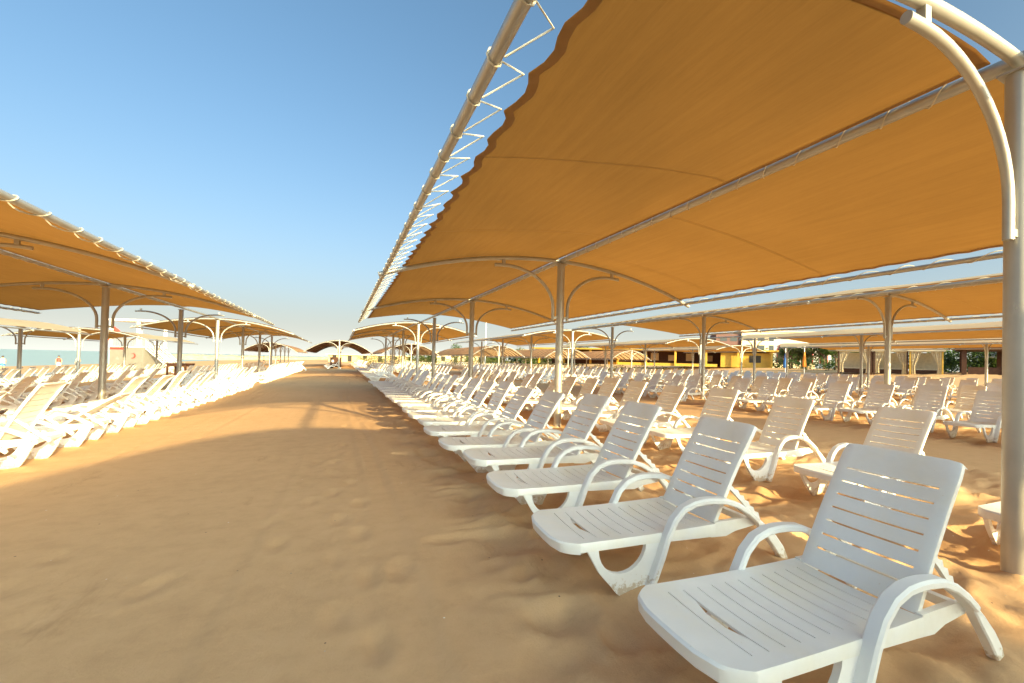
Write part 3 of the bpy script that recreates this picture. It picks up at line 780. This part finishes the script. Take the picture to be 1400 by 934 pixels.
# ------------------------------------------------------------------ people
def person(x, y, rz, shirt, shorts, label, pose=0):
    r = empty('person', (x, y, gz(x)), label, 'person', None, rz)
    me_ = bpy.data.meshes.new('body')
    V = [(0, 0, .93), (0, 0, 1.15), (0, 0, 1.38), (0, 0, 1.5), (0, -.01, 1.60), (0, -.02, 1.72),
         (-.10, 0, .88), (-.11, -.02, .48), (-.11, .02, .08), (-.11, -.14, .03), (.10, 0, .88), (.12, .04, .48), (.12, .10, .08), (.12, -.06, .03),
         (-.19, 0, 1.40), (-.25, .02, 1.12), (-.25, -.06, .88), (-.25, -.08, .79), (.19, 0, 1.40), (.26, .02, 1.12), (.22, -.12, .90), (.21, -.15, .81)]
    E_ = [(0, 1), (1, 2), (2, 3), (3, 4), (4, 5), (0, 6), (6, 7), (7, 8), (8, 9), (0, 10), (10, 11), (11, 12), (12, 13), (2, 14), (14, 15), (15, 16), (16, 17), (2, 18), (18, 19), (19, 20), (20, 21)]
    RD = [.15, .14, .15, .06, .085, .095, .09, .06, .042, .035, .09, .06, .042, .035, .06, .045, .035, .035, .06, .045, .035, .035]
    me_.from_pydata(V, E_, []); me_.materials.append(M['skin'])
    o = bpy.data.objects.new('body', me_); COL.objects.link(o); o.parent = r
    o.modifiers.new('skin', 'SKIN'); sk = me_.skin_vertices[0].data if me_.skin_vertices else None
    if sk is None:
        bmm = bmesh.new(); bmm.from_mesh(me_); bmm.verts.layers.skin.verify(); bmm.to_mesh(me_); bmm.free(); sk = me_.skin_vertices[0].data
    for i, q in enumerate(RD): sk[i].radius = (q, q*(.72 if i < 3 else 1))
    sk[0].use_root = True
    ss = o.modifiers.new('smooth', 'SUBSURF'); ss.levels = ss.render_levels = 2
    def shell(name, rings, mat):
        bm = bmesh.new(); pr_ = None
        for z, a, b in rings:
            rg = [bm.verts.new((a*math.cos(2*PI*k/12), b*math.sin(2*PI*k/12), z)) for k in range(12)]
            if pr_:
                for k in range(12): bm.faces.new((pr_[k], pr_[(k+1) % 12], rg[(k+1) % 12], rg[k]))
            pr_ = rg
        finish(bm, name, mat, r, 60)
    if shirt: shell('shirt', [(.86, .20, .15), (1.05, .19, .14), (1.3, .215, .15), (1.42, .19, .11), (1.5, .08, .07)], shirt)
    shell('shorts', [(.55, .21, .13), (.75, .205, .15), (.97, .19, .15)], shorts)
    shell('hair', [(1.64, .088, .09), (1.72, .1, .105), (1.79, .08, .085), (1.83, .02, .02)], 'hair')
    return r
person(-37.9, 86.0, .4, 'white', 'blue', 'person in a white top and blue shorts by the water at the frame edge')
person(-31.8, 83.1, .2, 'red', 'white', 'person with a red top and white shorts facing the sea')
person(-29.7, 82.1, -.3, 'white', 'dark', 'dark-haired person in a white shirt and black shorts by the sea')
person(-16, 130, 1.2, None, 'dark', 'small bare-chested person in dark shorts far along the waterline')
person(-13, 128, 1.0, None, 'red', 'small person in red shorts far along the waterline')

# ------------------------------------------------------------------ resort buildings behind
# yellow bar
dirv = Vector((-28.1, 29.8, 0)).normalized(); rz = math.atan2(dirv.y, dirv.x)
t = empty('beach_bar', (58.5, 48.0, 1.25), 'yellow open-fronted beach bar with a dark interior and flat fascia', 'bar building', rz=rz)
# local x along the front, front faces +y? camera side is at local +y when rotated; find out by sign
bm = bmesh.new(); box(bm, -1, 40, -6.2, 1.2, 2.5, 2.74); finish(bm, 'roof', 'yellow', t, 0)
bm = bmesh.new(); box(bm, 0, 39, -6, -5.8, 0, 2.497); finish(bm, 'rear_wall', 'wood', t, 0)
bm = bmesh.new(); box(bm, 0, 7.5, -5.79, 0, 0, 2.3); finish(bm, 'kitchen_wall', 'yellow', t, 0)
bm = bmesh.new(); box(bm, 8, 26, .1, .5, 0, .45); finish(bm, 'counter', 'yellow', t, 0)
for k in range(9):
    bm = bmesh.new(); box(bm, k*4.85-.15, k*4.85+.15, .55, .85, 0, 2.497); finish(bm, 'post', 'yellow', t, 0)
bm = bmesh.new(); box(bm, 1.5, 3.2, .003, .06, .8, 1.9); finish(bm, 'serving_hatch', 'dark', t, 0)
bm = bmesh.new()
for k in range(9): box(bm, 9+k*3.1, 10.4+k*3.1, -5.78, -5.5, .9, 1.9+.3*(k % 2))
finish(bm, 'shelf', 'cream', t, 0)
# hotel
t = empty('hotel_building', (128, 118, 0), 'cream hotel block with a row of dark windows and a plum wing', 'building', rz=-.55)
bm = bmesh.new(); box(bm, 0, 26, 0, 12, 0, 14.2); finish(bm, 'wall', 'cream', t, 0)
bm = bmesh.new(); box(bm, -9, -.01, 1, 11, 0, 13.2); finish(bm, 'plum_wing', 'plum', t, 0)
bm = bmesh.new(); box(bm, -.4, 26.4, -.4, 12.4, 14.203, 14.6); finish(bm, 'roof', 'cream', t, 0)
for fl_ in range(3):
    for k in range(6):
        bm = bmesh.new(); box(bm, 1.5+k*4.1, 4.0+k*4.1, -.06, -.003, 4.0+fl_*3.4, 5.9+fl_*3.4); wv = finish(bm, 'window', 'glass', t, 0)
        bm = bmesh.new(); box(bm, 1.3+k*4.1, 4.2+k*4.1, -.12, -.003, 3.8+fl_*3.4, 3.97+fl_*3.4); finish(bm, 'sill', 'white', wv, 0)
for k in range(2):
    bm = bmesh.new(); box(bm, -7.5+k*3.6, -5+k*3.6, .94, .997, 10.6, 12.2); finish(bm, 'window', 'glass', t, 0)
# cabanas with curtains
def cabana(x, y, z, rz, wd, label, lit):
    t = empty('curtained_cabana', (x, y, z), label, 'cabana', 'curtained cabanas at the back of the beach', rz)
    h = 2.45
    for a in (-wd/2, wd/2):
        for b in (0, 2.6):
            bm = bmesh.new(); box(bm, a-.07, a+.07, b-.07, b+.07, -.3, h); finish(bm, 'post', 'yellow' if lit else 'wood', t, 0)  # on the lit cabana, sunlight on the wood is painted as yellow
    bm = bmesh.new(); box(bm, -wd/2-.25, wd/2+.25, -.25, 2.85, h+.003, h+.26); finish(bm, 'roof', 'curtain', t, 0)
    for sd in (-1, 1):
        bm = bmesh.new(); g = []
        for i in range(13):
            q = i/12; col_ = []
            for j in range(9):
                zz = j/8; wdth = .34*wd*(.35+.65*abs(zz-.35)/.65) if zz > .35 else .34*wd*(.35+.25*(.35-zz))
                xx = sd*(wd/2-.08) - sd*wdth*q
                col_.append(bm.verts.new((xx, -.03+.05*math.sin(i*2.6), .05+zz*(h-.1))))
            g.append(col_)
        for i in range(12):
            for j in range(8): bm.faces.new((g[i][j], g[i+1][j], g[i+1][j+1], g[i][j+1]))
        bmesh.ops.solidify(bm, geom=bm.faces[:], thickness=.02)
        finish(bm, 'curtain', 'curtain', t, 60)
    bm = bmesh.new(); box(bm, -wd/2+.1, wd/2-.1, 2.5, 2.55, .1, h-.1); finish(bm, 'back_curtain', 'curtain', t, 0)
    bm = bmesh.new(); box(bm, -wd/2+.3, wd/2-.3, .9, 2.3, .0, .5); finish(bm, 'daybed', 'wood', t, 0)
    bm = bmesh.new(); box(bm, -wd/2+.35, wd/2-.35, .95, 2.25, .503, .66); finish(bm, 'mattress', 'curtain', t, 40)
cabana(51.0, 30.6, 1.0, -1.1, 3.2, 'cream cabana with drawn curtains, leftmost of the cabana row', False)
cabana(52.5, 27.6, 1.0, -1.1, 3.0, 'cream cabana with one tied-back curtain, middle of the cabana row', False)
cabana(53.6, 24.7, 1.0, -1.1, 2.7, 'cabana with yellow sunlit wood posts and bright white curtains beside the dark pergola', True)
# pergola
t = empty('timber_pergola', (55.0, 22.0, 1.0), 'dark brown timber pergola with heavy square posts before the hedge', 'pergola', rz=-1.15)
bm = bmesh.new(); box(bm, -.6, 9.6, -.6, 5, 2.6, 2.95); prism(bm, [(-.8, 2.953), (9.8, 2.953), (8.4, 3.9), (.6, 3.9)], -.5, 4.9); finish(bm, 'roof', 'wood', t, 0)
for k in range(4):
    for y in (0, 4.4):
        bm = bmesh.new(); box(bm, k*3-.2, k*3+.2, y-.2, y+.2, -.3, 2.597); finish(bm, 'post', 'wood', t, 0)
bm = bmesh.new(); box(bm, .3, 5.8, -.1, 0, .1, .9); finish(bm, 'balustrade', 'wood', t, 0)
# white umbrella, blue and orange furled parasols
t = empty('white_parasol', (64, 22.5, 1.3), 'open white parasol behind the dark pergola', 'parasol')
bm = bmesh.new(); tube(bm, [(0, 0, 0), (0, 0, 2.5)], .04, 8); finish(bm, 'pole', 'white', t)
bm = bmesh.new(); n = 8; ap = bm.verts.new((0, 0, 2.75)); rg = [bm.verts.new((2.3*math.cos(2*PI*k/n), 2.3*math.sin(2*PI*k/n), 1.75)) for k in range(n)]
for k in range(n): bm.faces.new((ap, rg[k], rg[(k+1) % n]))
bmesh.ops.solidify(bm, geom=bm.faces[:], thickness=.02); finish(bm, 'parasol_canopy', 'white', t, 0)
for nm, x, y, mt, lb in (('furled_parasol', 47.6, 37.0, 'blue', 'furled blue parasol with a white tip before the trees'), ('furled_parasol', 49.2, 35.6, 'orange', 'furled orange parasol before the hedge')):
    t = empty(nm, (x, y, gz(x)), lb, 'parasol')
    bm = bmesh.new(); tube(bm, [(0, 0, 0), (0, 0, 3.3)], .05, 8); finish(bm, 'pole', 'white', t)
    bm = bmesh.new(); tube(bm, [(0, 0, .9), (0, 0, 1.2), (0, 0, 2.0), (0, 0, 2.7)], [.2, .24, .17, .06], 10); finish(bm, 'parasol_canopy', mt, t)
# tall flagpole
t = empty('flag_pole', (25.2, 88.6, 0), 'tall bare white pole rising beyond the ribbed canopies', 'pole')
bm = bmesh.new(); tube(bm, [(0, 0, 0), (0, 0, 9.2)], [.13, .08], 8); finish(bm, 'pole', 'white', t)
bm = bmesh.new(); tube(bm, [(0, 0, 9.15), (0, 0, 9.25), (0, 0, 9.4)], [.06, .14, .03], 8); finish(bm, 'finial', 'white', t)
# arched white pavilion
t = empty('arched_pavilion', (78, 57, 2.3), 'white pavilion front with pointed red-lined arches', 'pavilion', rz=-.9)
bm = bmesh.new(); box(bm, -5, 5, 0, .5, 0, 4.6); finish(bm, 'wall', 'white', t, 0)
for k in range(4):
    bm = bmesh.new(); x = -3.75+k*2.5
    prism(bm, [(x-.68, 0), (x+.68, 0), (x+.68, 2.5), (x+.42, 3.2), (x, 3.7), (x-.42, 3.2), (x-.68, 2.5)], -.08, -.003); a = finish(bm, 'arch_trim', 'red', t, 0)
    bm = bmesh.new(); prism(bm, [(x-.55, 0), (x+.55, 0), (x+.55, 2.4), (x+.3, 3.1), (x, 3.5), (x-.3, 3.1), (x-.55, 2.4)], -.12, -.082); finish(bm, 'arch_opening', 'dark', a, 0)

# ------------------------------------------------------------------ planting
def leaves(bm, cx, cy, cz, rx, ry, rz_, n, size, rnd):
    lobes = [(rnd.uniform(-.6, .6), rnd.uniform(-.6, .6), rnd.uniform(-.5, .6), rnd.uniform(.35, .65)) for _ in range(9)]
    for _ in range(n):
        lx, ly, lz, lr = rnd.choice(lobes)
        a = rnd.gauss(0, 1); b = rnd.gauss(0, 1); c_ = rnd.gauss(0, 1); l = math.sqrt(a*a+b*b+c_*c_)+1e-6
        q = lr*rnd.random()**.4
        p = Vector((cx+rx*(lx+a/l*q), cy+ry*(ly+b/l*q), cz+rz_*(lz+c_/l*q)))
        u = Vector((rnd.gauss(0, 1), rnd.gauss(0, 1), rnd.gauss(0, 1))).normalized(); v_ = u.orthogonal().normalized()
        sz = size*rnd.uniform(.6, 1.4)
        bm.faces.new([bm.verts.new(p+u*sz), bm.verts.new(p+v_*sz*.6), bm.verts.new(p-u*sz), bm.verts.new(p-v_*sz*.6)])
def tree(x, y, h, cr, label, mat='leaf', n=1500, sd=0):
    rnd = random.Random(sd); z0 = gz(x)
    t = empty('broadleaf_tree', (x, y, z0), label, 'tree', 'trees behind the beach')
    bm = bmesh.new(); tube(bm, [(0, 0, -.2), (.08, .05, h*.3), (-.05, .1, h*.6), (0, 0, h*.85)], [.2, .15, .1, .04], 7)
    for k in range(5):
        a = k*1.3; tube(bm, [(0, .05, h*(.35+.07*k)), (cr*.35*math.cos(a), cr*.35*math.sin(a), h*(.5+.07*k)), (cr*.65*math.cos(a), cr*.65*math.sin(a), h*(.6+.07*k))], [.07, .05, .02], 5)
    finish(bm, 'trunk', 'bark', t)
    bm = bmesh.new(); leaves(bm, 0, 0, h*.68, cr, cr, h*.36, n, .17, rnd); finish(bm, 'crown', mat, t, 0)
def hedge(x0, y0, x1, y1, wd, h, label, mat='leaf', sd=0, dens=70):
    rnd = random.Random(sd); L = math.hypot(x1-x0, y1-y0); z0 = gz((x0+x1)/2)
    bm = bmesh.new()
    for _ in range(int(L*h*dens)):
        q = rnd.random(); p = Vector((x0+(x1-x0)*q+rnd.uniform(-wd, wd), y0+(y1-y0)*q+rnd.uniform(-wd, wd), z0+h*rnd.random()**.8*(.85+.25*math.sin(q*L*1.7+sd))))
        u = Vector((rnd.gauss(0, 1), rnd.gauss(0, 1), rnd.gauss(0, 1))).normalized(); v_ = u.orthogonal().normalized(); sz = rnd.uniform(.07, .18)
        bm.faces.new([bm.verts.new(p+u*sz), bm.verts.new(p+v_*sz*.6), bm.verts.new(p-u*sz), bm.verts.new(p-v_*sz*.6)])
    o = finish(bm, 'hedge', mat, None, 0); tag(o, label, 'hedge', 'hedges behind the beach')
hedge(52.5, 41, 58.5, 31, .5, 1.5, 'low trimmed green hedge between the bar and the cabanas', 'leaf', 1)
hedge(69, 58, 77, 46, .8, 2.5, 'green hedge standing below the white arches', 'leaf', 6, 120)
hedge(60, 27, 70, 8, .9, 3.2, 'tall green hedge behind the dark pergola', 'leaf', 2, 170)
hedge(57, 50.5, 30, 79, .4, 1.0, 'row of small plants along the counter of the yellow bar', 'leaf2', 3, 60)
hedge(34, 98, 4, 116, 1.2, 2.0, 'far olive hedge beyond the ribbed canopies', 'leaf2', 4, 70)
rnd_ = random.Random(9); bm = bmesh.new()
for k in range(150):
    q = k/149; x = 20+q*90; y = 150-q*125
    x += rnd_.uniform(-3, 3); y += rnd_.uniform(-3, 3); h_ = rnd_.uniform(2.5, 4.6)
    leaves(bm, x, y, gz(x)+h_*.5, 2.6, 2.6, h_*.6, 90, .34, rnd_)
tag(finish(bm, 'distant_woodland', 'leaf', None, 0), 'dark belt of distant trees behind the resort', 'woodland', None, 'stuff')
TL = ['dark green tree nearest the yellow bar', 'olive tree behind the blue parasol', 'dark tree behind the orange parasol', 'bushy tree left of the white arches', 'olive tree right of the white arches', 'dark tree behind the first cabana',
      'round tree behind the pergola', 'olive tree farthest along behind the pergola', 'dark tree beyond the ribbed canopies', 'broad tree beyond the yellow bar', 'olive tree beyond the yellow bar']
for k, (x, y, h, cr) in enumerate(((62, 47, 3.6, 2.0), (60, 43.5, 3.2, 1.8), (61, 41, 4.0, 2.2), (68, 52, 3.6, 2.2), (70, 45, 4.2, 2.4), (64, 37, 4.6, 2.6), (70, 25, 4.2, 2.8), (72, 16, 4.6, 3), (26, 112, 5, 3.2), (48, 92, 5.5, 3.4), (38, 100, 4.5, 3))):
    tree(x, y, h, cr, TL[k], 'leaf2' if 'olive' in TL[k] else 'leaf', 1300, k)
# low pale buildings far along the beach
for k, (x, y, wd, h, mt, lb) in enumerate(((7, 150, 22, 2.0, 'rock', 'long low sandy coloured building closing the far end of the aisle'), (32, 128, 18, 3.2, 'cream', 'low cream beach house beyond the ribbed canopies'), (50, 112, 16, 3.6, 'cream', 'pale house behind the yellow bar'))):
    t = empty('beach_house', (x, y, gz(x)), lb, 'building', rz=-.35)
    bm = bmesh.new(); box(bm, -wd/2, wd/2, 0, 7, 0, h); finish(bm, 'wall', mt, t, 0)
    bm = bmesh.new(); box(bm, -wd/2-.5, wd/2+.5, -.6, 7.5, h+.003, h+.3); finish(bm, 'roof', 'cream', t, 0)
    for j in range(5):
        xx = -wd/2+1.2+j*(wd-2.4)/4.6
        bm = bmesh.new(); box(bm, xx, xx+1.1, -.05, -.003, .1 if j % 2 else 1, 2.3); finish(bm, 'door' if j % 2 else 'window', 'dark', t, 0)
print('loungers individual', len(INDIV), 'rest', len(REST))
